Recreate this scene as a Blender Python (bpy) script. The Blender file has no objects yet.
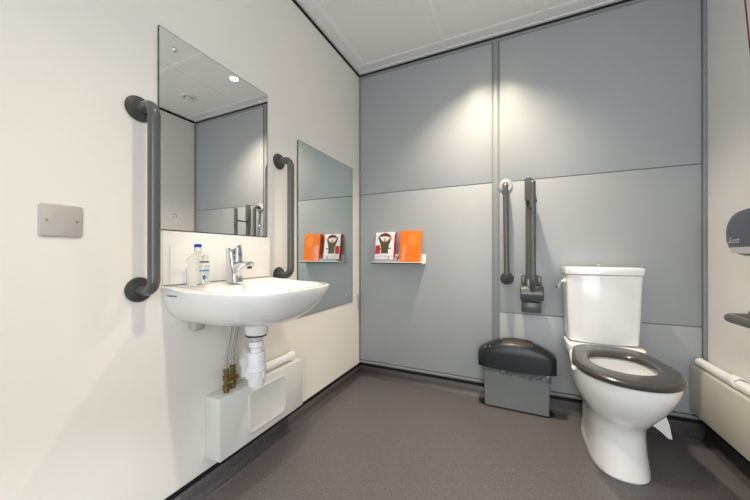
import bpy, bmesh, math, random
from mathutils import Vector, Matrix
PI = math.pi
S = bpy.context.scene
COL = S.collection

# ------------------------------------------------------------------ camera
cam_d = bpy.data.cameras.new('camera')
cam_d.sensor_width = 36.0
cam_d.lens = 14.333
cam_d.shift_y = 0.00573
cam_d.clip_start = 0.02
cam = bpy.data.objects.new('camera', cam_d)
COL.objects.link(cam)
cam.location = (1.1195, -2.1246, 0.9548)
cam.rotation_euler = (PI / 2 + 0.0015, 0, 0.4335)
S.camera = cam

# ------------------------------------------------------------------ world, light, exposure
w = bpy.data.worlds.new('world'); S.world = w
w.use_nodes = True
w.node_tree.nodes['Background'].inputs[0].default_value = (0.80, 0.90, 1.0, 1)
w.node_tree.nodes['Background'].inputs[1].default_value = 1.0
S.view_settings.view_transform = 'Standard'
S.view_settings.look = 'None'
S.view_settings.gamma = 1
S.view_settings.use_curve_mapping = False
S.view_settings.exposure = 0.64

RW = 2.025      # right wall
YF = -2.95      # wall behind the camera
H = 2.4
DOWN = [(0.97, -0.39), (0.97, -1.57)]

def area(name, loc, rot, sx, sy, power, color):
    d = bpy.data.lights.new(name, 'AREA'); d.shape = 'RECTANGLE'; d.size = sx; d.size_y = sy
    d.energy = power; d.color = color
    o = bpy.data.objects.new(name, d); COL.objects.link(o); o.location = loc; o.rotation_euler = rot
    return o
# added cool fill, standing in for daylight through an assumed doorway behind the camera
area('cool_fill', (1.35, YF - 0.25, 1.15), (PI / 2, 0, 0), 1.3, 2.1, 20, (0.88, 0.95, 1.0))
# added spot that brightens a low patch of the left wall; no known source
d = bpy.data.lights.new('low_patch_spot', 'SPOT'); d.energy = 90; d.color = (0.88, 0.96, 1.0); d.spot_size = math.radians(13); d.spot_blend = 1.0; d.shadow_soft_size = 0.08
o = bpy.data.objects.new('low_patch_spot', d); COL.objects.link(o); o.location = (1.60, -3.60, 1.75)
o.rotation_euler = (Vector((0.0, -1.62, 0.08)) - o.location).to_track_quat('-Z', 'Y').to_euler()

# ------------------------------------------------------------------ materials
def mat(name, col, rough=0.5, metal=0.0, coat=0.0, trans=0.0, ior=1.45, emit=None, estr=0.0, spec=0.5):
    m = bpy.data.materials.new(name); m.use_nodes = True
    b = m.node_tree.nodes['Principled BSDF']
    b.inputs['Base Color'].default_value = (*col, 1)
    b.inputs['Roughness'].default_value = rough
    b.inputs['Metallic'].default_value = metal
    b.inputs['Coat Weight'].default_value = coat
    b.inputs['Coat Roughness'].default_value = 0.08
    b.inputs['Transmission Weight'].default_value = trans
    b.inputs['IOR'].default_value = ior
    b.inputs['Specular IOR Level'].default_value = spec
    if emit:
        b.inputs['Emission Color'].default_value = (*emit, 1)
        b.inputs['Emission Strength'].default_value = estr
    return m

def noisy(name, c1, c2, scale, rough, bump=0.0, detail=4, lo=0.35, hi=0.65, **k):
    m = mat(name, c1, rough, **k)
    nt = m.node_tree; b = nt.nodes['Principled BSDF']
    tc = nt.nodes.new('ShaderNodeTexCoord')
    n = nt.nodes.new('ShaderNodeTexNoise'); n.inputs['Scale'].default_value = scale; n.inputs['Detail'].default_value = detail
    r = nt.nodes.new('ShaderNodeValToRGB')
    r.color_ramp.elements[0].position = lo; r.color_ramp.elements[1].position = hi
    r.color_ramp.elements[0].color = (*c1, 1); r.color_ramp.elements[1].color = (*c2, 1)
    nt.links.new(tc.outputs['Object'], n.inputs['Vector'])
    nt.links.new(n.outputs['Fac'], r.inputs['Fac'])
    nt.links.new(r.outputs['Color'], b.inputs['Base Color'])
    if bump:
        bp = nt.nodes.new('ShaderNodeBump'); bp.inputs['Strength'].default_value = bump; bp.inputs['Distance'].default_value = 0.002
        nt.links.new(n.outputs['Fac'], bp.inputs['Height']); nt.links.new(bp.outputs['Normal'], b.inputs['Normal'])
    return m

M = {}
M['wall_white'] = noisy('hygienic_wall_white', (0.83, 0.795, 0.73), (0.85, 0.815, 0.75), 3, 0.42)
M['wall_cream'] = noisy('hygienic_wall_cream', (0.77, 0.755, 0.735), (0.79, 0.775, 0.755), 3, 0.45)
M['panel_grey'] = noisy('grey_laminate', (0.368, 0.384, 0.394), (0.378, 0.394, 0.404), 2, 0.38)
M['panel_trim'] = mat('grey_trim', (0.26, 0.27, 0.275), 0.45)
M['dark_gap'] = mat('black_shadow_gap', (0.006, 0.006, 0.007), 0.7)
M['ceiling'] = noisy('ceiling_tile', (0.85, 0.85, 0.84), (0.88, 0.88, 0.87), 60, 0.9, bump=0.15)
M['grid'] = mat('ceiling_grid_white', (0.92, 0.92, 0.91), 0.5)
M['white_metal'] = mat('white_trim', (0.85, 0.85, 0.84), 0.4)
M['ceramic'] = mat('white_ceramic', (0.88, 0.875, 0.86), 0.12, coat=0.6)
M['plastic_white'] = mat('white_plastic', (0.86, 0.86, 0.85), 0.3)
M['box_cream'] = mat('cream_boxing', (0.74, 0.74, 0.70), 0.4)
M['box_beige'] = mat('beige_boxing', (0.62, 0.60, 0.53), 0.45)
M['splash'] = mat('splashback_white', (0.92, 0.90, 0.86), 0.25)
M['rail'] = mat('charcoal_rail', (0.085, 0.09, 0.085), 0.28, coat=0.3)
M['rail_dark'] = mat('charcoal_flange', (0.05, 0.052, 0.05), 0.4)
M['seat'] = mat('dark_grey_seat', (0.048, 0.046, 0.045), 0.25, coat=0.15)
M['chrome'] = mat('chrome', (0.66, 0.66, 0.68), 0.06, metal=1)
M['steel_plate'] = mat('blank_plate_metal', (0.50, 0.455, 0.43), 0.5, metal=0.1)
M['steel_bright'] = mat('bright_steel', (0.62, 0.62, 0.62), 0.3, metal=0.6)
M['brass'] = mat('dull_brass', (0.22, 0.15, 0.055), 0.42, metal=0.7)
M['braid'] = noisy('braided_steel', (0.30, 0.28, 0.26), (0.62, 0.60, 0.57), 220, 0.4, metal=0.4)
M['rubber'] = mat('black_rubber', (0.015, 0.016, 0.017), 0.5)
M['bin_lid'] = mat('black_bin_lid', (0.010, 0.011, 0.012), 0.3, coat=0.0)
M['bin_flap'] = mat('brown_black_flap', (0.028, 0.024, 0.022), 0.6)
M['bin_body'] = mat('grey_bin_body', (0.18, 0.19, 0.188), 0.45)
M['bag'] = mat('clear_black_bag', (0.10, 0.10, 0.105), 0.12, coat=0.8)
M['orange'] = mat('orange_card', (0.90, 0.195, 0.004), 0.22, coat=0.5)
M['orange_pale'] = mat('pale_orange_print', (0.93, 0.26, 0.035), 0.25, coat=0.5)
M['paper'] = mat('white_paper', (0.88, 0.87, 0.86), 0.4)
M['red'] = mat('crimson_print', (0.50, 0.012, 0.03), 0.35)
M['darkred'] = mat('dark_red_print', (0.22, 0.012, 0.012), 0.4)
M['olive'] = mat('olive_print', (0.10, 0.075, 0.03), 0.5)
M['skin'] = mat('skin_print', (0.75, 0.33, 0.22), 0.5)
M['ink'] = mat('black_ink', (0.015, 0.015, 0.018), 0.5)
M['grey_card'] = mat('grey_card', (0.40, 0.41, 0.42), 0.4)
M['blue'] = mat('blue_plastic', (0.012, 0.03, 0.35), 0.3)
M['blue_print'] = mat('blue_print', (0.01, 0.12, 0.38), 0.4)
M['bottle'] = mat('clear_bottle', (0.84, 0.85, 0.84), 0.03, trans=1.0, ior=1.24)
M['cap_clear'] = mat('frosted_cap', (0.93, 0.93, 0.93), 0.2, trans=0.6)
M['dispenser'] = mat('slate_dispenser', (0.060, 0.066, 0.100), 0.22, coat=0.2)
M['dispenser_low'] = mat('pale_dispenser_base', (0.42, 0.42, 0.44), 0.4)
M['cord'] = mat('dark_red_cord', (0.16, 0.012, 0.03), 0.6)
M['water'] = mat('toilet_water', (0.55, 0.60, 0.60), 0.03, coat=0.5)
M['lamp'] = mat('lamp_glow', (1, 1, 1), 0.5, emit=(1.0, 0.80, 0.50), estr=22)
M['vent_dark'] = mat('vent_shadow', (0.22, 0.22, 0.22), 0.6)
M['vent_white'] = mat('white_vent', (0.80, 0.80, 0.79), 0.4)

def mirror_mat(name, col):
    return mat(name, col, 0.0, metal=1.0)
M['mirror'] = mirror_mat('mirror_glass', (0.90, 0.905, 0.89))
M['mirror_green'] = mirror_mat('mirror_glass_green', (0.80, 0.85, 0.83))
M['mirror_edge'] = mat('mirror_dark_edge', (0.07, 0.09, 0.085), 0.2)

# speckled safety vinyl
fm = mat('safety_vinyl', (0.15, 0.13, 0.125), 0.42)
nt = fm.node_tree; b = nt.nodes['Principled BSDF']
tc = nt.nodes.new('ShaderNodeTexCoord')
n1 = nt.nodes.new('ShaderNodeTexNoise'); n1.inputs['Scale'].default_value = 190; n1.inputs['Detail'].default_value = 2
n2 = nt.nodes.new('ShaderNodeTexNoise'); n2.inputs['Scale'].default_value = 2.4; n2.inputs['Detail'].default_value = 3
r1 = nt.nodes.new('ShaderNodeValToRGB'); r1.color_ramp.elements[0].position = 0.38; r1.color_ramp.elements[1].position = 0.66
r1.color_ramp.elements[0].color = (0.088, 0.080, 0.084, 1); r1.color_ramp.elements[1].color = (0.150, 0.138, 0.140, 1)
v1 = nt.nodes.new('ShaderNodeTexVoronoi'); v1.inputs['Scale'].default_value = 75
r2 = nt.nodes.new('ShaderNodeValToRGB'); r2.color_ramp.elements[0].position = 0.08; r2.color_ramp.elements[1].position = 0.13
r2.color_ramp.elements[0].color = (1, 1, 1, 1); r2.color_ramp.elements[1].color = (0, 0, 0, 1)
mx = nt.nodes.new('ShaderNodeMix'); mx.data_type = 'RGBA'; mx.inputs[7].default_value = (0.36, 0.33, 0.32, 1)
mr = nt.nodes.new('ShaderNodeMapRange'); mr.inputs[3].default_value = 0.30; mr.inputs[4].default_value = 0.46
for nn in (n1, n2, v1): nt.links.new(tc.outputs['Object'], nn.inputs['Vector'])
nt.links.new(n1.outputs['Fac'], r1.inputs['Fac']); nt.links.new(v1.outputs['Distance'], r2.inputs['Fac'])
nt.links.new(r2.outputs['Color'], mx.inputs[0]); nt.links.new(r1.outputs['Color'], mx.inputs[6]); nt.links.new(mx.outputs[2], b.inputs['Base Color'])
nt.links.new(n2.outputs['Fac'], mr.inputs[0]); nt.links.new(mr.outputs[0], b.inputs['Roughness'])
bp = nt.nodes.new('ShaderNodeBump'); bp.inputs['Strength'].default_value = 0.12; bp.inputs['Distance'].default_value = 0.001
nt.links.new(n1.outputs['Fac'], bp.inputs['Height']); nt.links.new(bp.outputs['Normal'], b.inputs['Normal'])
M['vinyl'] = fm

# ------------------------------------------------------------------ mesh helpers
def T(x, y, z): return Matrix.Translation((x, y, z))

def add_box(bm, x0, x1, y0, y1, z0, z1, bev=0.0, seg=2, mtx=None):
    r = bmesh.ops.create_cube(bm, size=1.0)
    vs = r['verts']
    for v in vs:
        v.co = Vector((x0 + (v.co.x + .5) * (x1 - x0), y0 + (v.co.y + .5) * (y1 - y0), z0 + (v.co.z + .5) * (z1 - z0)))
    if mtx is not None:
        for v in vs: v.co = mtx @ v.co
    if bev > 0:
        es = list({e for v in vs for e in v.link_edges})
        bmesh.ops.bevel(bm, geom=es, offset=bev, segments=seg, profile=0.5, affect='EDGES')

def loft(bm, rings, cap0=True, cap1=True, closed=True):
    vv = [[bm.verts.new(p) for p in r] for r in rings]
    n = len(vv[0])
    for a, b_ in zip(vv, vv[1:]):
        for i in range(n if closed else n - 1):
            j = (i + 1) % n
            try: bm.faces.new((a[i], a[j], b_[j], b_[i]))
            except ValueError: pass
    if cap0: bm.faces.new(list(reversed(vv[0])))
    if cap1: bm.faces.new(vv[-1])
    return vv

def lathe(bm, prof, mtx=None, n=32, cap=True):
    """prof: list of (radius, height) turned about z, then moved by mtx"""
    rings = []
    for r, h in prof:
        ring = [Vector((max(r, 1e-5) * math.cos(2 * PI * i / n), max(r, 1e-5) * math.sin(2 * PI * i / n), h)) for i in range(n)]
        if mtx is not None: ring = [mtx @ p for p in ring]
        rings.append(ring)
    loft(bm, rings, cap, cap)

def tube(bm, pts, r, n=16, caps=True, round_end=False):
    pts = [Vector(p) for p in pts]
    rad = r if isinstance(r, (list, tuple)) else [r] * len(pts)
    rings = []; up = None
    for i, p in enumerate(pts):
        if i == 0: t = pts[1] - p
        elif i == len(pts) - 1: t = p - pts[i - 1]
        else: t = (pts[i + 1] - p).normalized() + (p - pts[i - 1]).normalized()
        t.normalize()
        if up is None:
            a = Vector((0, 0, 1)) if abs(t.z) < .9 else Vector((1, 0, 0))
            up = (a - t * a.dot(t)).normalized()
        else:
            up = (up - t * up.dot(t)).normalized()
        s = t.cross(up)
        rings.append([p + (up * math.cos(2 * PI * k / n) + s * math.sin(2 * PI * k / n)) * rad[i] for k in range(n)])
    loft(bm, rings, caps, caps)

def fillet(pts, R, k=8):
    """polyline with its inner corners rounded to radius R"""
    pts = [Vector(p) for p in pts]; out = [pts[0]]
    for a, b_, c in zip(pts, pts[1:], pts[2:]):
        d1 = (a - b_).normalized(); d2 = (c - b_).normalized()
        ang = d1.angle(d2)
        if ang > 3.10: out.append(b_); continue
        L = min(R / math.tan(ang / 2), (a - b_).length * .49, (c - b_).length * .49)
        Rr = L * math.tan(ang / 2)
        cen = b_ + (d1 + d2).normalized() * (Rr / math.sin(ang / 2))
        p1 = b_ + d1 * L - cen; p2 = b_ + d2 * L - cen
        th = p1.angle(p2)
        for i in range(k + 1):
            if th < 1e-3: out.append(b_); break
            f = i / k
            out.append(cen + p1 * (math.sin((1 - f) * th) / math.sin(th)) + p2 * (math.sin(f * th) / math.sin(th)))
    out.append(pts[-1]); return out

def rrect(w, h, r, k=6):
    pts = []
    for cx, cy, a0 in ((w / 2 - r, h / 2 - r, 0), (-w / 2 + r, h / 2 - r, 90), (-w / 2 + r, -h / 2 + r, 180), (w / 2 - r, -h / 2 + r, 270)):
        for i in range(k + 1):
            a = math.radians(a0 + 90 * i / k)
            pts.append((cx + r * math.cos(a), cy + r * math.sin(a)))
    return pts

def prism(bm, pts2, d0, d1, mtx):
    """2-D outline extruded along local z from d0 to d1"""
    loft(bm, [[mtx @ Vector((x, y, d)) for x, y in pts2] for d in (d0, d1)])

# frames whose local z points out of each wall
ON_LEFT = Matrix(((0, 0, 1, 0), (1, 0, 0, 0), (0, 1, 0, 0), (0, 0, 0, 1)))      # local x -> y, local y -> z, local z -> +x
ON_BACK = Matrix(((1, 0, 0, 0), (0, 0, -1, 0), (0, 1, 0, 0), (0, 0, 0, 1)))     # local x -> x, local y -> z, local z -> -y
ON_RIGHT = Matrix(((0, 0, -1, RW), (-1, 0, 0, 0), (0, 1, 0, 0), (0, 0, 0, 1)))   # local x -> -y, local y -> z, local z -> -x

def obj(name, bm, m, parent=None, smooth=True, ang=40):
    bmesh.ops.remove_doubles(bm, verts=bm.verts, dist=1e-6)
    bmesh.ops.recalc_face_normals(bm, faces=bm.faces)
    me = bpy.data.meshes.new(name); bm.to_mesh(me); bm.free()
    me.materials.append(m)
    if smooth:
        for p in me.polygons: p.use_smooth = True
        me.set_sharp_from_angle(angle=math.radians(ang))
    o = bpy.data.objects.new(name, me); COL.objects.link(o)
    if parent is not None:
        o.parent = parent
        base = Vector((0, 0, 0)); q = parent
        while q is not None: base += q.location; q = q.parent
        me.transform(Matrix.Translation(-base))
    return o
NB = bmesh.new

def thing(name, label, cat, loc, group=None):
    o = bpy.data.objects.new(name, None); COL.objects.link(o)
    o.empty_display_size = 0.05
    o.location = loc; o['label'] = label; o['category'] = cat
    if group: o['group'] = group
    return o

def struct(name, bm, m, parent=None, smooth=True, label=None):
    o = obj(name, bm, m, parent, smooth)
    if parent is None: o['kind'] = 'structure'
    if label: o['label'] = label
    return o

def box_obj(name, dims, m, parent=None, bev=0.0, st=False, label=None):
    bm = NB(); add_box(bm, *dims, bev=bev)
    return struct(name, bm, m, parent, bev > 0, label) if st else obj(name, bm, m, parent, bev > 0)

def text(name, body, size, mtx, m, parent, shear=0.0, depth=0.0004):
    c = bpy.data.curves.new(name, 'FONT'); c.body = body; c.size = size; c.extrude = depth
    c.align_x = 'CENTER'; c.align_y = 'CENTER'; c.shear = shear
    t = bpy.data.objects.new(name + '_curve', c); COL.objects.link(t)
    bpy.context.view_layer.update()
    me = bpy.data.meshes.new_from_object(t.evaluated_get(bpy.context.evaluated_depsgraph_get()))
    bpy.data.objects.remove(t); bpy.data.curves.remove(c)
    me.name = name; me.transform(mtx); me.materials.clear(); me.materials.append(m)
    o = bpy.data.objects.new(name, me); COL.objects.link(o); o.parent = parent
    base = Vector((0, 0, 0)); q = parent
    while q is not None: base += q.location; q = q.parent
    me.transform(Matrix.Translation(-base))
    return o

# ------------------------------------------------------------------ the setting
CT = 0.085      # top of the coved skirting
box_obj('floor', (-0.1, RW + 0.1, YF - 1.2, 0.1, -0.06, 0.0), M['vinyl'], st=True)
c = box_obj('ceiling', (-0.1, RW + 0.1, YF - 0.1, 0.1, H, H + 0.06), M['ceiling'], st=True)
bm = NB()
for x in (0.092, 0.692, 1.292, 1.892): add_box(bm, x - .012, x + .012, YF, -0.012, H - .003, H)
for y in (-0.095, -0.70, -1.30, -1.90, -2.50): add_box(bm, 0.012, RW - .012, y - .012, y + .012, H - .0028, H)
obj('grid', bm, M['grid'], c, False)
bm = NB()
add_box(bm, 0.0, 0.022, YF, 0, H - .005, H); add_box(bm, 0.022, RW - .022, -.022, 0, H - .005, H); add_box(bm, RW - .022, RW, YF, 0, H - .005, H)
obj('edge_angle', bm, M['white_metal'], c, False)

wl = box_obj('wall_left', (-0.1, 0.0, YF - 0.1, 0.1, -0.06, H - 0.022), M['wall_white'], st=True)
wr = box_obj('wall_right', (RW, RW + 0.1, YF - 0.1, 0.1, -0.06, H - 0.022), M['wall_cream'], st=True)
wb = box_obj('wall_back', (0.0, RW, 0.004, 0.1, -0.06, H - 0.022), M['panel_trim'], st=True)
P = 0.0
def panel(x0, x1, z0, z1):
    return box_obj('panel', (x0, x1, -0.008, 0.004, z0, z1), M['panel_grey'], wb, bev=0.0018)
panel(0.012, 0.992, 0.122, 1.4285); panel(0.012, 0.992, 1.4325, 2.355)
panel(1.040, 2.007, 0.122, 0.577); panel(1.040, 2.007, 0.581, 1.4255); panel(1.040, 2.007, 1.4295, 2.355)
bm = NB(); add_box(bm, 1.0, 1.030, -0.006, 0.004, 0.10, 2.36, bev=.002)
o = obj('joint_strip', bm, M['panel_trim'], wb)
bm = NB(); add_box(bm, 0.0, RW, -0.012, 0.004, 0.098, 0.114, bev=.003); add_box(bm, 0.0, 0.009, -0.012, 0.004, 0.114, 2.36, bev=.002)
add_box(bm, RW - .016, RW, -0.02, 0.004, 0.114, 2.36, bev=.003); add_box(bm, 0.0, RW, -0.006, 0.004, 2.358, 2.378, bev=.002)
obj('edge_trim', bm, M['panel_trim'], wb)

# black shadow gap between the ceiling and the walls
bm = NB(); add_box(bm, -0.03, -0.001, YF, 0.03, H - .035, H); add_box(bm, -0.001, RW + .001, 0.005, 0.03, H - .035, H); add_box(bm, RW + .001, RW + .03, YF, 0.03, H - .035, H)
add_box(bm, -0.001, 0.003, YF, 0, H - .027, H - .0055); add_box(bm, 0.003, RW - .003, -0.003, 0.0045, H - .027, H - .0055); add_box(bm, RW - .003, RW + .001, YF, 0, H - .027, H - .0055)
struct('trim_1', bm, M['dark_gap'], smooth=False)

# coved vinyl skirting with its black capping strip
R = 0.03
prof = [(0.0008, CT - .012), (0.0028, CT - .012), (0.0028, R)] + [(0.0028 + R - R * math.cos(a), R - R * math.sin(a)) for a in [PI / 2 * k / 8 for k in range(1, 9)]]
prof[-1] = (0.0028 + R, 0.0006)
def skirt(name, p0, p1, nrm):
    bm = NB(); p0 = Vector(p0); p1 = Vector(p1); nrm = Vector(nrm)
    loft(bm, [[p + nrm * d + Vector((0, 0, z)) for d, z in prof] for p in (p0, p1)], False, False, closed=False)
    o = struct(name, bm, M['vinyl'])
    m = o.modifiers.new('solid', 'SOLIDIFY'); m.thickness = 0.0015; m.offset = 0
    bm = NB()
    a = p0 + nrm * 0.0004; q = p1 + nrm * 0.0055
    add_box(bm, min(a.x, q.x), max(a.x, q.x), min(a.y, q.y), max(a.y, q.y), CT - .013, CT + .006, bev=.0012)
    obj('capping_strip', bm, M['dark_gap'], o)
skirt('baseboard_left', (0, YF, 0), (0, 0, 0), (1, 0, 0))
skirt('baseboard_back', (0, 0.004, 0), (RW, 0.004, 0), (0, -1, 0))
skirt('baseboard_right', (RW, YF, 0), (RW, 0, 0), (-1, 0, 0))

# unseen wall behind the camera; its doorway is made up to admit the fill
bm = NB()
add_box(bm, 0.0, 0.80, YF - .1, YF, 0, H); add_box(bm, 1.90, RW, YF - .1, YF, 0, H); add_box(bm, 0.80, 1.90, YF - .1, YF, 2.10, H)
struct('wall_front', bm, M['wall_white'], smooth=False)

# ------------------------------------------------------------------ ceiling fittings
def downlight(x, y, label, watts):
    t = thing('ceiling_downlight', label, 'ceiling light', (x, y, H), 'round ceiling downlights')
    m = T(x, y, H) @ Matrix.Rotation(PI, 4, 'X')
    bm = NB(); lathe(bm, [(.030, .001), (.046, .001), (.046, .004), (.043, .0065), (.034, .007), (.030, .004), (.030, .001)], m, 40, False)
    obj('bezel', bm, M['white_metal'], t)
    bm = NB(); lathe(bm, [(.0295, .0012), (.0295, .0030)], m, 32); obj('lens', bm, M['lamp'], t)
    d = bpy.data.lights.new('downlight_lamp', 'SPOT'); d.energy = watts; d.color = LAMP_C; d.spot_size = math.radians(110); d.spot_blend = 1.0
    d.shadow_soft_size = 0.035
    l = bpy.data.objects.new('downlight_lamp', d); COL.objects.link(l); l.location = (0, 0, -0.012); l.parent = t
LAMP_C = (1.0, 0.85, 0.66)
downlight(*DOWN[0], 'glowing round downlight in the ceiling near the grey panelled wall', 100)
downlight(*DOWN[1], 'glowing round downlight in the ceiling straight above the space in front of the washbasin', 66)

t = thing('ceiling_vent', 'white round ceiling vent valve with a domed centre, seen in the big mirror', 'vent', (1.59, -0.365, H))  # round extractor vent in the ceiling
m = T(1.59, -0.365, H) @ Matrix.Rotation(PI, 4, 'X')
bm = NB(); lathe(bm, [(.0, .0003), (.062, .0003), (.062, .006), (.055, .010), (.040, .010), (.036, .004), (.0, .004)], m, 40); obj('rim', bm, M['vent_white'], t)
bm = NB(); lathe(bm, [(.034, .0042), (.034, .0052)], m, 32); obj('shadow_ring', bm, M['vent_dark'], t)
bm = NB(); lathe(bm, [(.024, .0052), (.026, .014), (.020, .018), (.0, .019)], m, 32); obj('dome', bm, M['vent_white'], t)

# ------------------------------------------------------------------ left wall: mirrors
def wall_mirror(y0, y1, z0, z1, mm, label, scr, group=None):
    t = thing('wall_mirror', label, 'mirror', (0, (y0 + y1) / 2, z0))
    w_, h_ = y1 - y0, z1 - z0
    fr = ON_LEFT @ T((y0 + y1) / 2, (z0 + z1) / 2, 0)
    bm = NB(); prism(bm, rrect(w_, h_, .004), 0.0015, 0.0065, fr); obj('backing_edge', bm, M['mirror_edge'], t, False)
    bm = NB(); prism(bm, rrect(w_ - .005, h_ - .005, .003), 0.0066, 0.0074, fr); obj('glass', bm, mm, t, False)
    for y, z in scr:
        bm = NB(); lathe(bm, [(.0085, .0075), (.0085, .0095), (.0065, .0125), (.003, .0145), (0, .015)], ON_LEFT @ T(y, z, 0), 20)
        obj('screw_cap', bm, M['chrome'], t)
    return t
wall_mirror(-1.503, -0.998, 1.042, 1.752, M['mirror'], 'large frameless rectangular mirror above the washbasin, between the two upright rails',
            [(-1.449, 1.697), (-1.047, 1.697), (-1.449, 1.095), (-1.047, 1.095)])
wall_mirror(-0.766, -0.125, 0.598, 1.612, M['mirror_green'], 'tall greenish full height mirror on the white wall beside the grey corner',
            [(-0.721, 1.560), (-0.208, 1.556), (-0.215, 0.658), (-0.721, 0.640)])

# blank metal plate
t = thing('blank_plate', 'square brushed metal blanking plate with two screws on the white wall, left of the washbasin', 'wall plate', (0, -1.7455, 1.003))
fr = ON_LEFT @ T(-1.7455, 1.047, 0)
bm = NB(); loft(bm, [[fr @ Vector((x, y, d)) for x, y in rrect(.087 - e, .087 - e, .007)] for d, e in ((.001, 0), (.0045, 0), (.0062, .004))])
obj('plate', bm, M['steel_plate'], t)
for s in (-1, 1):
    bm = NB(); lathe(bm, [(.0036, .0063), (.0036, .0072), (.0022, .0076)], fr @ T(s * .030, 0, 0), 16); o = obj('screw', bm, M['chrome'], t)
    bm = NB(); lathe(bm, [(.0014, .0077), (.0014, .0079)], fr @ T(s * .030, 0, 0), 10); obj('recess', bm, M['ink'], o)

# ------------------------------------------------------------------ grab rails
def grab_rail(fr, L, out, label, loc, r=0.0175, vertical=True, flange_r=0.041, bright_top=False):
    """fr: wall frame moved to the rail's middle; L between centres"""
    t = thing('grab_rail', label, 'grab rail', loc)
    ax = Vector((0, 1, 0)) if vertical else Vector((1, 0, 0))
    pts = fillet([ax * (L / 2) + Vector((0, 0, .006)), ax * (L / 2) + Vector((0, 0, out)), ax * (-L / 2) + Vector((0, 0, out)), ax * (-L / 2) + Vector((0, 0, .006))], .052, 10)
    bm = NB(); tube(bm, [fr @ p for p in pts], r, 24); obj('tube', bm, M['rail'], t)
    for s in (1, -1):
        c_ = ax * (s * L / 2)
        f2 = fr @ T(*c_)
        bm = NB(); lathe(bm, [(flange_r - .001, .001), (flange_r, .004), (flange_r - .002, .008), (flange_r - .010, .0105), (r + .006, .012), (r + .003, .0165), (r + .0005, .017)], f2, 40, False)
        o = obj('flange', bm, M['steel_bright'] if bright_top and s == 1 else M['rail_dark'], t)
        if bright_top and s == 1: o['label'] = 'bright metal upper flange without its dark cover'
    return t
grab_rail(ON_LEFT @ T(-1.560, 1.137, 0), .594, .086, 'charcoal upright grab rail to the left of the washbasin mirror, nearest the blank plate', (0, -1.56, .84))
grab_rail(ON_LEFT @ T(-.914, 1.147, 0), .594, .082, 'charcoal upright grab rail on the white wall between the two mirrors', (0, -.898, .855))
grab_rail(ON_BACK @ T(1.079, 1.103, .008) @ Matrix.Rotation(.012, 4, 'Z'), .602, .070, 'dark upright grab rail on the grey wall, left of the folded drop-down rail', (1.078, -.008, .80), r=.0165, flange_r=.041, bright_top=True)
t = grab_rail(ON_RIGHT @ T(.660, .694, 0), .60, .095, 'dark horizontal grab rail on the cream right wall below the paper dispenser', (RW, -.645, .697), vertical=False, flange_r=.041)

# drop-down rail folded up
X = 1.218
t = thing('drop_down_rail', 'dark hinged drop-down support rail folded upright against the grey wall beside the toilet', 'support rail', (X, -.008, .60))
fb = ON_BACK @ T(X, 0, .008)
bm = NB(); prism(bm, rrect(.112, .235, .010), 0.0, .008, fb @ T(.004, .708, 0)); obj('wall_plate', bm, M['rail_dark'], t)
bm = NB()
add_box(bm, X - .048, X + .056, -.050, -.016, .600, .662, bev=.006)
obj('bracket', bm, M['rail'], t)
for dx in (-.040, .048):
    bm = NB(); add_box(bm, X + dx - .012, X + dx + .012, -.040, -.016, .765, .824, bev=.003); obj('hinge_lug', bm, M['rail'], t)
bm = NB(); lathe(bm, [(.0, -.060), (.040, -.060), (.045, -.056), (.045, .062), (.040, .066), (.0, .066)], T(X, -.085, .722) @ Matrix.Rotation(PI / 2, 4, 'Y'), 36)
obj('hinge_barrel', bm, M['rail'], t)
bm = NB(); lathe(bm, [(.018, -.057), (.0462, -.057), (.0462, -.0545), (.018, -.0545)], T(X, -.085, .722) @ Matrix.Rotation(PI / 2, 4, 'Y'), 36)
obj('hinge_ring', bm, M['rail_dark'], t)
bm = NB(); lathe(bm, [(.018, .0585), (.0462, .0585), (.0462, .061), (.018, .061)], T(X, -.085, .722) @ Matrix.Rotation(PI / 2, 4, 'Y'), 36)
obj('hinge_ring', bm, M['rail_dark'], t)
bm = NB(); tube(bm, fillet([(X - .012, -.090, .735), (X - .012, -.040, .80), (X - .012, -.036, 1.42)], .03, 8), .0165, 24); obj('inner_bar', bm, M['rail'], t)
bm = NB(); tube(bm, fillet([(X + .006, -.110, .735), (X + .006, -.162, .80), (X + .004, -.162, 1.375)], .04, 8), .0165, 24)
lathe(bm, [(.0165, 0), (.0155, .007), (.011, .012), (.004, .0155), (0, .016)], T(X + .004, -.162, 1.375), 24); obj('outer_bar', bm, M['rail'], t)
bm = NB(); lathe(bm, [(.0205, 1.29), (.0215, 1.295), (.0215, 1.425), (.019, 1.431), (.012, 1.434)], T(X - .012, -.036, 0), 24); obj('top_sleeve', bm, M['rail'], t)
bm = NB(); add_box(bm, X - .026, X + .028, -.164, -.030, 1.268, 1.275, bev=.002); obj('link_arm', bm, M['rubber'], t)
bm = NB(); lathe(bm, [(.007, 0), (.007, .003), (.004, .006)], T(X - .010, -.1784, 1.225) @ Matrix.Rotation(PI / 2, 4, 'X'), 16); obj('catch', bm, M['rubber'], t)

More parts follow.
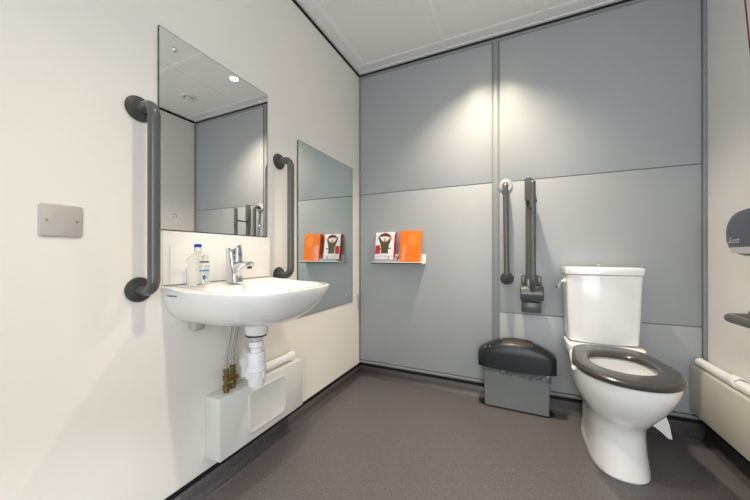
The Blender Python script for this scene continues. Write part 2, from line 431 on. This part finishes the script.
# ------------------------------------------------------------------ washbasin
YB = -1.235
N = 72
def sg(v, e): return math.copysign(abs(v) ** e, v)
def b_ring(z, hw, xf, n=3.0, x0=0.001, dz=0.0):
    out = []
    for i in range(N):
        a = 2 * PI * i / N
        cc, ss = math.cos(a), math.sin(a)
        if cc >= 0: x = x0 + (xf - x0) * sg(cc, 2 / n); y = hw * sg(ss, 2 / n)
        else: x = x0; y = hw * sg(ss, 1.0) * (1.0)
        out.append(Vector((x, YB + y, z + dz * max(0, 1 - x / .14))))
    return out
def in_ring(z, hw, xa, xb, n=2.6):
    xc = (xa + xb) / 2
    return [Vector((xc + (xb - xa) / 2 * sg(math.cos(2 * PI * i / N), 2 / n), YB + hw * sg(math.sin(2 * PI * i / N), 2 / n), z)) for i in range(N)]
basin = thing('washbasin', 'white ceramic wall-hung washbasin with rounded front below the large mirror', 'washbasin', (0, YB, .64))
bm = NB()
rings = [b_ring(.684, .045, .235, 2.0), b_ring(.686, .085, .275, 2.1), b_ring(.693, .140, .320, 2.4), b_ring(.704, .175, .348, 2.6), b_ring(.722, .203, .372, 3.0), b_ring(.745, .222, .395, 3.3),
         b_ring(.770, .237, .414, 3.6), b_ring(.798, .249, .430, 4.0), b_ring(.820, .255, .437, 4.2), b_ring(.829, .2555, .438, 4.2, dz=.012), b_ring(.832, .252, .434, 4.2, dz=.013),
         b_ring(.832, .246, .427, 4.2, x0=.004, dz=.013)]
rings += [in_ring(.831, .228, .105, .412, 3.4), in_ring(.827, .224, .109, .408, 3.4), in_ring(.81, .214, .116, .390, 2.9), in_ring(.77, .190, .130, .365, 2.7), in_ring(.735, .145, .145, .325, 2.4),
          in_ring(.716, .085, .155, .265, 2.1), in_ring(.710, .035, .17, .22, 2.0)]
loft(bm, rings)
obj('bowl', bm, M['ceramic'], basin)
bm = NB(); lathe(bm, [(.030, .712), (.030, .7145), (.020, .7155), (.010, .7135)], T(.195, YB, 0), 28); obj('drain_grate', bm, M['chrome'], basin)
bm = NB(); lathe(bm, [(.048, .697), (.047, .670), (.044, .642), (.041, .638)], T(.185, YB, 0), 32); obj('waste_boss', bm, M['ceramic'], basin)
bm = NB(); add_box(bm, .008, .045, YB - .165, YB - .118, .668, .722, bev=.012, seg=3); obj('fixing_bracket', bm, M['steel_plate'], basin)
text('maker_mark', 'Armitage Shanks', .0080, Matrix.Translation((.062, YB - .2562, .8135)) @ Matrix.Rotation(PI / 2, 4, 'X'), mat('grey_ink', (.12, .12, .13), .5), basin)

# splashback
t = thing('splashback', 'white glossy splashback panel on the wall between the washbasin and the large mirror', 'splashback', (0, YB, .84))
bm = NB(); add_box(bm, .0008, .006, -1.487, -.975, .848, 1.0405, bev=.002); obj('panel', bm, M['splash'], t)
bm = NB(); add_box(bm, .0062, .0105, -1.466, -.983, .848, .990, bev=.0015); obj('raised_tile', bm, M['splash'], t)

# mixer tap
TY = -1.252
t = thing('mixer_tap', 'chrome single lever mixer tap on the back of the washbasin', 'tap', (.075, TY, .845))
def sq_ring(cx, cz, wx, wy, n=3.0, k=28, tilt=0.0):
    o_ = []
    for i in range(k):
        a = 2 * PI * i / k
        dx = wx * sg(math.cos(a), 2 / n); dy = wy * sg(math.sin(a), 2 / n)
        o_.append(Vector((cx + dx * math.cos(tilt), TY + dy, cz - dx * math.sin(tilt))))
    return o_
bm = NB()
loft(bm, [sq_ring(.080, .8442, .030, .027), sq_ring(.080, .850, .029, .026), sq_ring(.077, .880, .026, .025), sq_ring(.071, .920, .023, .0245), sq_ring(.067, .955, .020, .024), sq_ring(.065, .978, .019, .0235), sq_ring(.065, .983, .016, .020)])
obj('body', bm, M['chrome'], t)
bm = NB()
def sp_ring(x, z, ry, rz, ang, k=24, n=2.6):
    o_ = []
    for i in range(k):
        a = 2 * PI * i / k
        v = rz * sg(math.sin(a), 2 / n)
        o_.append(Vector((x - v * math.sin(ang), TY + ry * sg(math.cos(a), 2 / n), z + v * math.cos(ang))))
    return o_
loft(bm, [sp_ring(.080, .886, .022, .034, .1), sp_ring(.098, .893, .0215, .032, .25), sp_ring(.118, .903, .020, .024, .35), sp_ring(.138, .911, .0185, .017, .30), sp_ring(.158, .917, .017, .0125, .1), sp_ring(.172, .917, .016, .010, -.2), sp_ring(.178, .915, .013, .007, -.3)])
obj('spout', bm, M['chrome'], t)
bm = NB(); lathe(bm, [(.0, .899), (.0075, .899), (.0090, .900), (.0090, .908)], T(.163, TY, 0), 24); obj('aerator', bm, M['rubber'], t)
bm = NB(); loft(bm, [sq_ring(.101, .925, .010, .015, 2.6), sq_ring(.103, .945, .009, .0145, 2.6), sq_ring(.104, .970, .007, .013, 2.6), sq_ring(.105, .992, .005, .010, 2.6), sq_ring(.105, .997, .003, .006, 2.6)])
obj('lever', bm, M['chrome'], t)
bm = NB(); lathe(bm, [(.004, 0), (.004, .002), (.002, .0025)], T(.1125, TY, .955) @ Matrix.Rotation(PI / 2, 4, 'Y'), 14); obj('temperature_mark', bm, M['blue_print'], t)

# hand wash bottle
BX, BY, BZ = .072, -1.405, .8445
t = thing('soap_bottle', 'clear square plastic hand wash bottle with a blue cap standing on the washbasin', 'bottle', (BX, BY, BZ))
bm = NB()
def bring(z, hx, hy, n=5.0, k=40): return [Vector((BX + hx * sg(math.cos(2 * PI * i / k), 2 / n), BY + hy * sg(math.sin(2 * PI * i / k), 2 / n), BZ + z)) for i in range(k)]
loft(bm, [bring(.0, .028, .023, 8), bring(.002, .031, .026, 8), bring(.006, .032, .027, 8), bring(.098, .032, .027, 8), bring(.105, .030, .025, 6), bring(.111, .022, .019, 4), bring(.115, .0115, .0115, 2), bring(.124, .0105, .0105, 2)])
obj('bottle_body', bm, M['bottle'], t)
bm = NB(); lathe(bm, [(.0122, .1175), (.0125, .119), (.0125, .136), (.0112, .1375)], T(BX, BY, BZ), 28); obj('collar', bm, M['cap_clear'], t)
bm = NB(); lathe(bm, [(.0122, .1378), (.0125, .139), (.0122, .148), (.010, .1495)], T(BX, BY, BZ), 28); obj('cap', bm, M['blue'], t)
FX = BX + .0323
def marks(name, y0, y1, z, hgt, m, gaps):
    bm = NB(); y = y0; random.seed(int(z * 1e4))
    while y < y1:
        wd = random.uniform(.0022, .0042)
        add_box(bm, FX - .0003, FX + .0002, y, min(y + wd, y1), BZ + z - hgt / 2 * random.uniform(.7, 1), BZ + z + hgt / 2)
        y += wd + gaps
    return obj(name, bm, m, t, False)
marks('label_print', BY - .016, BY + .020, .084, .0065, M['ink'], .0008)
marks('label_print', BY - .020, BY + .022, .067, .0065, M['grey_card'], .0016)
marks('label_print', BY - .016, BY + .020, .053, .006, M['blue_print'], .0012)
marks('label_print', BY - .016, BY + .016, .043, .002, M['grey_card'], .001)
bm = NB(); prism(bm, [(0, -.009), (.006, -.003), (.0075, .006), (0, .008), (-.0075, .006), (-.006, -.003)], FX - .0003, FX + .0004, ON_LEFT @ T(BY + .002, BZ + .028, 0)); obj('label_badge', bm, M['blue_print'], t, False)

# bottle trap and waste
TX, TYY = .185, YB - .003
t = thing('bottle_trap', 'white plastic bottle trap and waste pipe hanging under the washbasin', 'waste trap', (TX, TYY, .44))
bm = NB(); lathe(bm, [(.0405, .6375), (.0405, .6315), (.030, .6315)], T(TX, TYY, 0), 32, True); obj('gasket', bm, M['rubber'], t)
bm = NB(); lathe(bm, [(.0, .631), (.026, .631), (.0245, .612), (.0245, .595), (.0, .595)], T(TX, TYY, 0), 32); obj('tail', bm, M['cap_clear'], t)
bm = NB(); lathe(bm, [(.0, .610), (.027, .610), (.0285, .606), (.0285, .590), (.025, .586), (.022, .584), (.021, .567), (.021, .557), (.0, .557)], T(TX, TYY, 0), 32); obj('slip_nut', bm, M['plastic_white'], t)
bm = NB(); lathe(bm, [(.0, .568), (.0325, .568), (.034, .564), (.034, .514), (.038, .512), (.039, .508), (.039, .496), (.035, .492), (.034, .488), (.0325, .441), (.029, .434), (.018, .431), (.0, .431)], T(TX, TYY, 0), 36)
for k in range(8):
    a = 2 * PI * k / 8 + .2
    add_box(bm, -.004, .004, -.003, .003, .466, .494, bev=.001, mtx=T(TX, TYY, 0) @ Matrix.Rotation(a, 4, 'Z') @ T(.034, 0, 0))
obj('bottle', bm, M['plastic_white'], t)
bm = NB(); tube(bm, fillet([(TX - .028, TYY, .540), (.062, TYY + .055, .540), (.062, TYY + .055, .43), ], .035, 8), .0185, 24)
lathe(bm, [(.024, -.012), (.024, .012)], T(.062, TYY + .055, .492), 24)
obj('outlet_bend', bm, M['plastic_white'], t)
bm = NB(); tube(bm, fillet([(.062, TYY + .055, .445), (.050, TYY + .085, .418), (.045, -.865, .418)], .02, 6), .019, 24)
tube(bm, [(.045, -1.115, .418), (.045, -1.085, .418)], .023, 24); tube(bm, [(.045, -.895, .418), (.045, -.860, .418)], .023, 24)
obj('waste_pipe', bm, M['plastic_white'], t)

# braided hoses with isolation valves
def supply(y, zb, x, lab, turn):
    t = thing('supply_hose', lab, 'pipe', (x, y, zb), 'braided supply hoses under the washbasin')
    bm = NB(); pts = fillet([(x, y, zb + .095), (x, y, zb + .15), (x + .012, y + .010, zb + .24), (.066, y + .014, .684)], .1, 6)
    tube(bm, pts, .0062, 14); obj('hose', bm, M['braid'], t)
    bm = NB(); lathe(bm, [(.0, -.0), (.011, .0), (.011, .010), (.014, .012), (.014, .028), (.0105, .030), (.0105, .050), (.0135, .052), (.0135, .068), (.010, .070), (.010, .082), (.012, .084), (.012, .094), (.008, .098)], T(x, y, zb), 6 * 3)
    tube(bm, [(x, y, zb + .040), (x + .016 * turn[0], y + .024 * turn[1], zb + .040)], [.010, .0095], 14)
    obj('isolation_valve', bm, M['brass'], t)
    bm = NB(); tube(bm, [(x + .017 * turn[0], y + .0255 * turn[1], zb + .040), (x + .019 * turn[0], y + .0285 * turn[1], zb + .040)], .006, 12); obj('valve_screw', bm, M['chrome'], t)
supply(-1.272, .3925, .055, 'left brass valve with braided steel hose rising to the washbasin', (.7, .7))
supply(-1.228, .3925, .040, 'right brass valve with braided steel hose, set just behind the other hose', (.3, .95))

# cream pipe boxing on the left wall
t = thing('pipe_boxing', 'cream pipe boxing with a rounded access cover on the white wall under the washbasin', 'boxing', (0, -1.07, .14))
bm = NB(); add_box(bm, .0008, .085, -1.325, -.822, .145, .3915, bev=.003); obj('casing', bm, M['box_cream'], t)
fr = ON_LEFT @ T(-1.072, .270, 0)
bm = NB(); loft(bm, [[fr @ Vector((x, y, d)) for x, y in rrect(.232 - e, .186 - e, .026)] for d, e in ((.0852, 0), (.088, 0), (.0905, .006), (.0905, .012), (.0895, .016))]); obj('access_cover', bm, M['box_cream'], t)

# ------------------------------------------------------------------ right wall
t = thing('pipe_boxing', 'long beige pipe boxing low on the cream right wall beside the toilet', 'boxing', (RW, -.6, .14))
bm = NB(); add_box(bm, 1.957, RW - .0008, -1.60, -.014, .145, .381, bev=.003); obj('casing', bm, M['box_beige'], t)
t = thing('waste_pipe', 'white plastic pipe lying along the top of the beige boxing', 'pipe', (1.992, -.3, .382))
bm = NB(); tube(bm, fillet([(1.990, -.030, .4035), (1.990, -.5, .4035), (1.990, -1.2, .4035)], .02, 3), .0205, 24); obj('pipe', bm, M['plastic_white'], t)
bm = NB(); lathe(bm, [(.0207, 0), (.0245, 0), (.0255, .002), (.0255, .045), (.0245, .048), (.0207, .048)], T(1.990, -.285, .4077) @ Matrix.Rotation(PI / 2, 4, 'X'), 28, False); obj('coupling', bm, M['plastic_white'], t)

# paper dispenser
t = thing('paper_dispenser', 'dark slate rounded toilet paper dispenser on the cream right wall', 'dispenser', (RW, -.56, .97))
yc = -.562
def disp_outline(e=0.0):
    pts = []
    # local x -> -y, local y -> z ; rounded top, flattened curved bottom
    for i in range(64):
        a = 2 * PI * i / 64
        c_, s_ = math.cos(a), math.sin(a)
        if s_ >= 0: x = (.150 - e) * sg(c_, 2 / 3.2); y = (.098 - e) * sg(s_, 2 / 2.6)
        else: x = (.150 - e) * sg(c_, 2 / 3.6); y = (.090 - e) * sg(s_, 2 / 2.6)
        pts.append((x, y))
    return pts
fr = ON_RIGHT @ T(-yc, 1.036, 0)
bm = NB(); loft(bm, [[fr @ Vector((x, y, d)) for x, y in disp_outline(e)] for d, e in ((.001, .012), (.010, .004), (.060, 0), (.100, .002), (.118, .010), (.126, .024), (.128, .040))]); obj('cover', bm, M['dispenser'], t)
bm = NB()
loft(bm, [[fr @ Vector((x * .93, -.0655 - .012 * (1 - (x / .14) ** 2) * k_ + dz_, d)) for x in [(-.100 + .200 * i / 24) for i in range(25)] for k_, dz_ in ((1, 0),)] + [fr @ Vector((x * .93, -.052, d)) for x in [(.100 - .200 * i / 24) for i in range(25)]] for d in (.100, .1290)])
obj('lower_trim', bm, M['dispenser_low'], t)
text('maker_mark', 'Scott', .030, fr @ T(-.075, -.026, .1290), mat('silver_print', (.45, .45, .5), .4), t, shear=.4)

# emergency pull cord
bm = NB(); tube(bm, [(1.85, -.570, H), (1.85, -.608, 2.12), (1.85, -.646, 1.839), (1.85, -.669, 1.661), (1.85, -.688, 1.522), (1.85, -.692, 1.45), (1.85, -.693, .9)], .0020, 10)
o = obj('pull_cord', bm, M['cord']); 
o['label'] = 'dark red emergency pull cord hanging from the ceiling by the right wall'; o['category'] = 'cord'

# ------------------------------------------------------------------ picture ledge and what stands on it
SZ = .899
t = thing('picture_ledge', 'small white picture ledge fixed to the grey wall', 'shelf', (.35, -.008, SZ))
box_obj('ledge_board', (.148, .545, -.104, -.0085, SZ - .012, SZ), M['plastic_white'], t, .0015)
box_obj('back_upstand', (.148, .545, -.014, -.0085, SZ, SZ + .058), M['plastic_white'], t, .0015)
box_obj('front_lip', (.148, .545, -.104, -.100, SZ - .012, SZ + .004), M['plastic_white'], t, .001)

def leaning(x, y, z, rz, tilt): return T(x, y, z) @ Matrix.Rotation(rz, 4, 'Z') @ Matrix.Rotation(-tilt, 4, 'X')
# grey booklets lying under the white one
t = thing('leaflet_stack', 'low stack of grey leaflets lying on the ledge under the white picture book', 'leaflets', (.25, -.06, SZ))
box_obj('leaflets', (.165, .335, -.098, -.022, SZ + .0005, SZ + .022), M['grey_card'], t, .001)
# white and red picture book
ZB = SZ + .0235
Lm = leaning(.243, -.072, ZB, 0.0, .16)
t = thing('picture_book', 'thick white and red picture book of a figure with raised arms, leaning on the ledge', 'book', (.243, -.072, ZB))
WB, HB, DB = .158, .205, .026
bm = NB(); add_box(bm, -WB / 2, WB / 2, 0, DB, 0, HB, bev=.001, mtx=Lm); obj('pages', bm, M['paper'], t)
bm = NB(); add_box(bm, WB / 2 + .0002, WB / 2 + .0022, -.0005, DB + .0005, 0, HB, mtx=Lm); add_box(bm, WB / 2 - .005, WB / 2 + .0002, -.0012, -.0004, .004, HB - .02, mtx=Lm); obj('red_edge', bm, M['red'], t, False)
bm = NB(); add_box(bm, -WB / 2 - .0022, -WB / 2 - .0002, -.0005, DB + .0005, 0, HB, mtx=Lm); obj('spine', bm, M['red'], t, False)
SC_ = 1.09
def flat(name, pts, m, par, L_, d=.0008):
    pts = [(a_, b_ * SC_) for a_, b_ in pts]; fm_ = L_ @ Matrix(((1, 0, 0, 0), (0, 0, -1, 0), (0, 1, 0, 0), (0, 0, 0, 1)))
    bm = NB(); prism(bm, pts, d, d + .0006, fm_); return obj(name, bm, m, par, False)
flat('cover_block', [(-.077, .036), (-.038, .036), (-.036, .096), (-.074, .096)], M['red'], t, Lm)
fig = flat('cover_figure', [(-.030, .040), (.030, .038), (.028, .066), (.036, .104), (.052, .140), (.040, .150), (.022, .128), (.010, .122), (-.012, .122), (-.026, .130), (-.042, .152), (-.053, .143), (-.036, .105), (-.026, .070)], M['olive'], t, Lm)
flat('cover_arm', [(-.056, .138), (-.040, .160), (-.010, .174), (.020, .170), (.046, .150), (.060, .134), (.050, .156), (.030, .176), (.000, .184), (-.030, .176), (-.052, .160)], M['darkred'], t, Lm, .0016)
flat('cover_arm', [(-.040, .156), (-.010, .160), (.022, .158), (.044, .148), (.026, .170), (-.006, .174), (-.030, .168)], M['darkred'], t, Lm, .0014)
flat('cover_face', [(-.010, .122), (.008, .122), (.012, .136), (.004, .146), (-.010, .144)], M['skin'], t, Lm, .0018)
flat('cover_hand', [(.040, .130), (.054, .134), (.058, .152), (.046, .156), (.038, .144)], M['skin'], t, Lm, .0020)
flat('cover_belt', [(-.046, .066), (.052, .072), (.052, .079), (-.046, .074)], M['olive'], t, Lm, .0020)
flat('cover_base', [(-.079, .018), (.066, .018), (.066, .022), (-.079, .022)], M['skin'], t, Lm)
flat('cover_logo', [(.032, .002), (.042, .002), (.045, .014), (.036, .018), (.028, .012)], M['grey_card'], t, Lm)
# orange box
Lo = leaning(.441, -.076, SZ + .0060, -.02, .14)
t = thing('orange_box', 'bright orange rectangular box with a pale circle, leaning at the right end of the ledge', 'box', (.441, -.076, SZ))
bm = NB(); add_box(bm, -.080, .080, 0, .036, 0, .226, bev=.002, mtx=Lo); obj('carton', bm, M['orange'], t)
flat('circle_print', [(.018 + .036 * math.cos(2 * PI * i / 32), .146 + .044 * math.sin(2 * PI * i / 32)) for i in range(32)], M['orange_pale'], t, Lo, .0003)
flat('strip_print', [(-.060, .026), (.010, .026), (.010, .032), (-.060, .032)], M['orange_pale'], t, Lo, .0003)
# small card between them
Lc = leaning(.345, -.050, SZ + .0008, .05, .22)
t = thing('small_card', 'small white card with black print standing between the picture book and the orange box', 'card', (.345, -.05, SZ))
bm = NB(); add_box(bm, -.026, .026, 0, .0015, 0, .062, mtx=Lc); obj('card', bm, M['paper'], t, False)
flat('card_print', [(-.016, .008), (-.008, .006), (.014, .040), (.012, .052), (.002, .050), (-.004, .030), (-.014, .044), (-.018, .036), (-.008, .024)], M['ink'], t, Lc, .0003)

# ------------------------------------------------------------------ hygiene bin
t = thing('hygiene_bin', 'slim grey bin with a black domed lid standing on the floor beside the toilet', 'bin', (1.135, -.07, 0))
RB = T(1.133, -.066, 0) @ Matrix.Rotation(-.012, 4, 'Z')
bm = NB(); loft(bm, [[RB @ Vector((x, y, z)) for x, y in rrect(w_, d_, .006, 4)] for z, w_, d_ in ((.010, .350, .100), (.012, .354, .104), (.270, .364, .112))]); obj('body', bm, M['bin_body'], t)
bm = NB(); loft(bm, [[RB @ Vector((x, y, z)) for x, y in rrect(w_, .070, .0349, 10)] for z, w_ in ((.0008, .418), (.006, .422), (.009, .416))]); obj('base_plate', bm, M['rubber'], t)
def lid_ring(f, e=0.0):
    # f 0..1 across the dome
    return None
bm = NB()
secs = []
K = 28
for i in range(K + 1):
    u = -1 + 2 * i / K
    u_ = max(-1, min(1, u))
    x = .214 * u_
    hy = .070 * (1 - abs(u_) ** 14 * .14)
    zt = .348 + .078 * (max(0, 1 - abs(u_) ** 2.3)) ** .95
    zs = .345
    zb = .258 - .012 * (1 - u_ * u_)
    sec = [(-hy, zb), (-hy, zs)]
    for k in range(1, 12):
        a = PI * k / 12
        sec.append((-hy * math.cos(a) * (1 if True else 0), zs + (zt - zs) * math.sin(a) ** .55))
    sec += [(hy, zs), (hy, zb)]
    secs.append([RB @ Vector((x, y, z)) for y, z in sec])
loft(bm, secs)
bmesh.ops.remove_doubles(bm, verts=bm.verts, dist=1e-5)
obj('lid', bm, M['bin_lid'], t, ang=50)
bm = NB()
secs = []
for i in range(13):
    x = -.075 + .17 * i / 12; u = x / .2185
    zt = .348 + .078 * (1 - abs(u) ** 2.3) ** .95
    secs.append([RB @ Vector((x, y, zt + dz)) for y, dz in ((-.052, -.016), (-.045, -.006), (-.030, .0015), (0, .0035), (.03, .0015), (.045, -.006), (.045, -.012), (0, -.006), (-.045, -.014))])
loft(bm, secs); obj('flap', bm, M['bin_flap'], t)
for dx in (-.172, -.146):
    bm = NB(); lathe(bm, [(.005, 0), (.005, .003), (.003, .005)], RB @ T(dx, -.062, .374 + (.008 if dx > -.16 else 0)) @ Matrix.Rotation(.9, 4, 'X'), 14); obj('stud', bm, M['chrome'], t)
bm = NB(); random.seed(4); rows = []
L_ = 70
per = []
for i in range(L_):
    s = i / L_
    per.append(s)
pr = rrect(.366, .114, .01, 6)
def along(s):
    n_ = len(pr); tot = []; acc = 0
    for i in range(n_):
        a, b_ = Vector(pr[i]), Vector(pr[(i + 1) % n_]); tot.append((acc, a, b_)); acc += (b_ - a).length
    d = s * acc
    for (st, a, b_) in reversed(tot):
        if d >= st: return a + (b_ - a) * ((d - st) / max(1e-9, (b_ - a).length))
NB_ = 150
for j, z in enumerate((.262, .252, .243, .232, .222)):
    ring = []
    for i in range(NB_):
        q = along(i / NB_)
        wv = math.sin(i * .9 + j * 1.3) * .0035 + random.uniform(-.003, .003)
        k_ = 1 + (.035 + wv * 3) * (1.0 if j < 4 else .6)
        zz = z + (j > 2) * math.sin(i * .31) * .006 + (random.uniform(-.004, .004) if j > 0 else 0) - .012 * (q.x / .18) * (j > 1)
        ring.append(RB @ Vector((q.x * (1 + .03 + wv), q.y * (1.14 + wv * 16), zz)))
    rows.append(ring)
loft(bm, rows, False, False); obj('bin_liner', bm, M['bag'], t, ang=25)

# ------------------------------------------------------------------ toilet
XC = 1.556
toilet = thing('toilet', 'white close coupled ceramic toilet with an open dark grey seat', 'toilet', (XC, -.35, 0))
NT = 64
def t_ring(z, hw, yf, yb, nf=2.2, nb=3.5, ym=None, taper=0.0):
    """yf front (negative), yb back, ym the widest point"""
    if ym is None: ym = yf + (yb - yf) * .45
    out = []
    for i in range(NT):
        a = 2 * PI * i / NT
        cc, ss = math.cos(a), math.sin(a)
        if ss >= 0:
            y = ym + (yb - ym) * sg(ss, 2 / nb); x = hw * sg(cc, 2 / nb) * (1 - taper * max(0, (y - ym) / (yb - ym)))
        else:
            y = ym + (yf - ym) * sg(-ss, 2 / nf); x = hw * sg(cc, 2 / nf)
        out.append(Vector((XC + x, y, z)))
    return out
bm = NB()
rings = [t_ring(.0006, .108, -.546, -.13, 2.5, 5, -.36), t_ring(.008, .112, -.550, -.126, 2.5, 5, -.36), t_ring(.03, .109, -.545, -.126, 2.5, 5, -.36), t_ring(.10, .103, -.532, -.126, 2.4, 5, -.35),
         t_ring(.17, .102, -.530, -.126, 2.3, 5, -.34), t_ring(.215, .106, -.540, -.126, 2.2, 4.5, -.34), t_ring(.245, .121, -.575, -.124, 2.15, 4, -.36), t_ring(.275, .140, -.598, -.122, 2.1, 3.6, -.38),
         t_ring(.31, .157, -.628, -.118, 2.1, 3.4, -.40, .05), t_ring(.35, .171, -.658, -.110, 2.1, 3.4, -.42, .08), t_ring(.39, .180, -.680, -.105, 2.1, 3.4, -.44, .10), t_ring(.425, .184, -.690, -.10, 2.1, 3.6, -.46, .10),
         t_ring(.440, .184, -.692, -.10, 2.1, 3.6, -.46, .10), t_ring(.445, .180, -.688, -.104, 2.1, 3.6, -.46, .10), t_ring(.446, .174, -.680, -.110, 2.1, 3.6, -.46, .10),
         t_ring(.446, .128, -.622, -.300, 2.1, 2.3, -.46), t_ring(.440, .122, -.614, -.306, 2.1, 2.3, -.46), t_ring(.425, .126, -.618, -.302, 2.1, 2.3, -.46), t_ring(.37, .118, -.60, -.315, 2.1, 2.2, -.45),
         t_ring(.31, .085, -.545, -.325, 2.0, 2.0, -.43), t_ring(.255, .055, -.48, -.33, 2.0, 2.0, -.40), t_ring(.215, .04, -.45, -.33, 2.0, 2.0, -.39)]
loft(bm, rings)
obj('pan', bm, M['ceramic'], toilet)
bm = NB(); loft(bm, [t_ring(.262, .056, -.482, -.329, 2.0, 2.0, -.40), t_ring(.264, .057, -.484, -.328, 2.0, 2.0, -.40)]); obj('water', bm, M['water'], toilet)
# deck under the cistern, neck behind the bowl
bm = NB(); loft(bm, [[Vector((XC + x, -.125 + y, z)) for x, y in rrect(w_, d_, .03)] for z, w_, d_ in ((.30, .20, .18), (.36, .27, .19), (.42, .325, .195), (.455, .335, .20), (.470, .335, .20), (.474, .328, .193))]); obj('cistern_shelf', bm, M['ceramic'], toilet)
# arched rear web under the bowl
bm = NB()
web = [(.09, .245), (.150, .235), (.196, .225), (.212, .175), (.222, .112), (.208, .112), (.188, .132), (.160, .155), (.128, .163), (.09, .163)]
loft(bm, [[Vector((XC + x, y, z)) for x, z in web] for y in (-.318, -.285)]); obj('rear_web', bm, M['ceramic'], toilet, ang=30)
# seat
def seat_ring(t_, z):
    # t_ 0 = inner edge, 1 = outer edge
    a = t_ring(z, .188, -.710, -.176, 2.15, 4.6, -.47, .22)
    b_ = t_ring(z, .116, -.592, -.318, 2.1, 2.5, -.46)
    return [q + (p - q) * t_ for p, q in zip(a, b_)]
bm = NB()
pf = [(.03, .450), (.0, .456), (.0, .463), (.05, .471), (.14, .4765), (.35, .478), (.8, .477), (.93, .474), (1.0, .467), (1.0, .456), (.97, .450)]
rr = [seat_ring(a, z) for a, z in pf]
loft(bm, rr + [rr[0]], False, False)
obj('seat', bm, M['seat'], toilet)
for s in (-1, 1):
    bm = NB(); add_box(bm, XC + s * .186 - .009, XC + s * .186 + .009, -.525, -.500, .434, .4495, bev=.004); obj('seat_buffer', bm, M['plastic_white'], toilet)
for s, dy, dz in ((-1, -.30, .05), (1, -.36, .05)):
    bm = NB(); lathe(bm, [(.007, 0), (.006, .004), (.003, .006)], T(XC + s * (.1030), dy, .045) @ Matrix.Rotation(s * PI / 2, 4, 'Y'), 16); obj('fixing_cap', bm, M['plastic_white'], toilet)
# cistern
def c_ring(z, hw, yf, yb=-.012, bow=.02, k=20):
    pts = []
    r = .028
    # back left -> back right straight, then bowed front
    pts += [(-hw, yb), (-hw * .5, yb), (0, yb), (hw * .5, yb), (hw, yb)]
    ys = yf + bow
    for i in range(7):
        a = PI / 2 * i / 6
        pts.append((hw - r + r * math.cos(a), ys + r - r * math.sin(a)))
    for i in range(1, k):
        u = 1 - 2 * i / k
        pts.append(((hw - r) * u, ys - bow * (1 - u * u)))
    for i in range(7):
        a = PI / 2 * i / 6
        pts.append((-hw + r - r * math.sin(a), ys + r - r * math.cos(a)))
    return [Vector((XC + x, y, z)) for x, y in pts]
bm = NB(); loft(bm, [c_ring(.478, .148, -.180), c_ring(.484, .156, -.187), c_ring(.60, .160, -.193), c_ring(.78, .165, -.200), c_ring(.843, .168, -.203), c_ring(.846, .165, -.200)]); obj('cistern', bm, M['ceramic'], toilet)
bm = NB(); loft(bm, [c_ring(.8475, .168, -.203), c_ring(.849, .172, -.208), c_ring(.878, .175, -.212), c_ring(.884, .173, -.209), c_ring(.888, .164, -.198), c_ring(.8895, .145, -.180)]); obj('cistern_lid', bm, M['ceramic'], toilet)
bm = NB(); lathe(bm, [(.008, .889), (.008, .892), (.005, .894), (.005, .897), (.011, .899), (.012, .903), (.008, .906), (0, .907)], T(XC - .01, -.11, 0), 24); obj('lid_knob', bm, M['chrome'], toilet)
bm = NB(); lathe(bm, [(.014, 0), (.014, .005), (.009, .008), (.006, .009), (.006, .020)], T(XC - .1665, -.10, .803) @ Matrix.Rotation(-PI / 2, 4, 'Y'), 24)
fl = obj('flush_mount', bm, M['plastic_white'], toilet)
bm = NB(); tube(bm, [(XC - .184, -.098, .803), (XC - .191, -.12, .797), (XC - .207, -.160, .782), (XC - .213, -.182, .777), (XC - .215, -.190, .776)], [.006, .0065, .008, .0105, .005], 16)
obj('flush_lever', bm, M['chrome'], toilet)
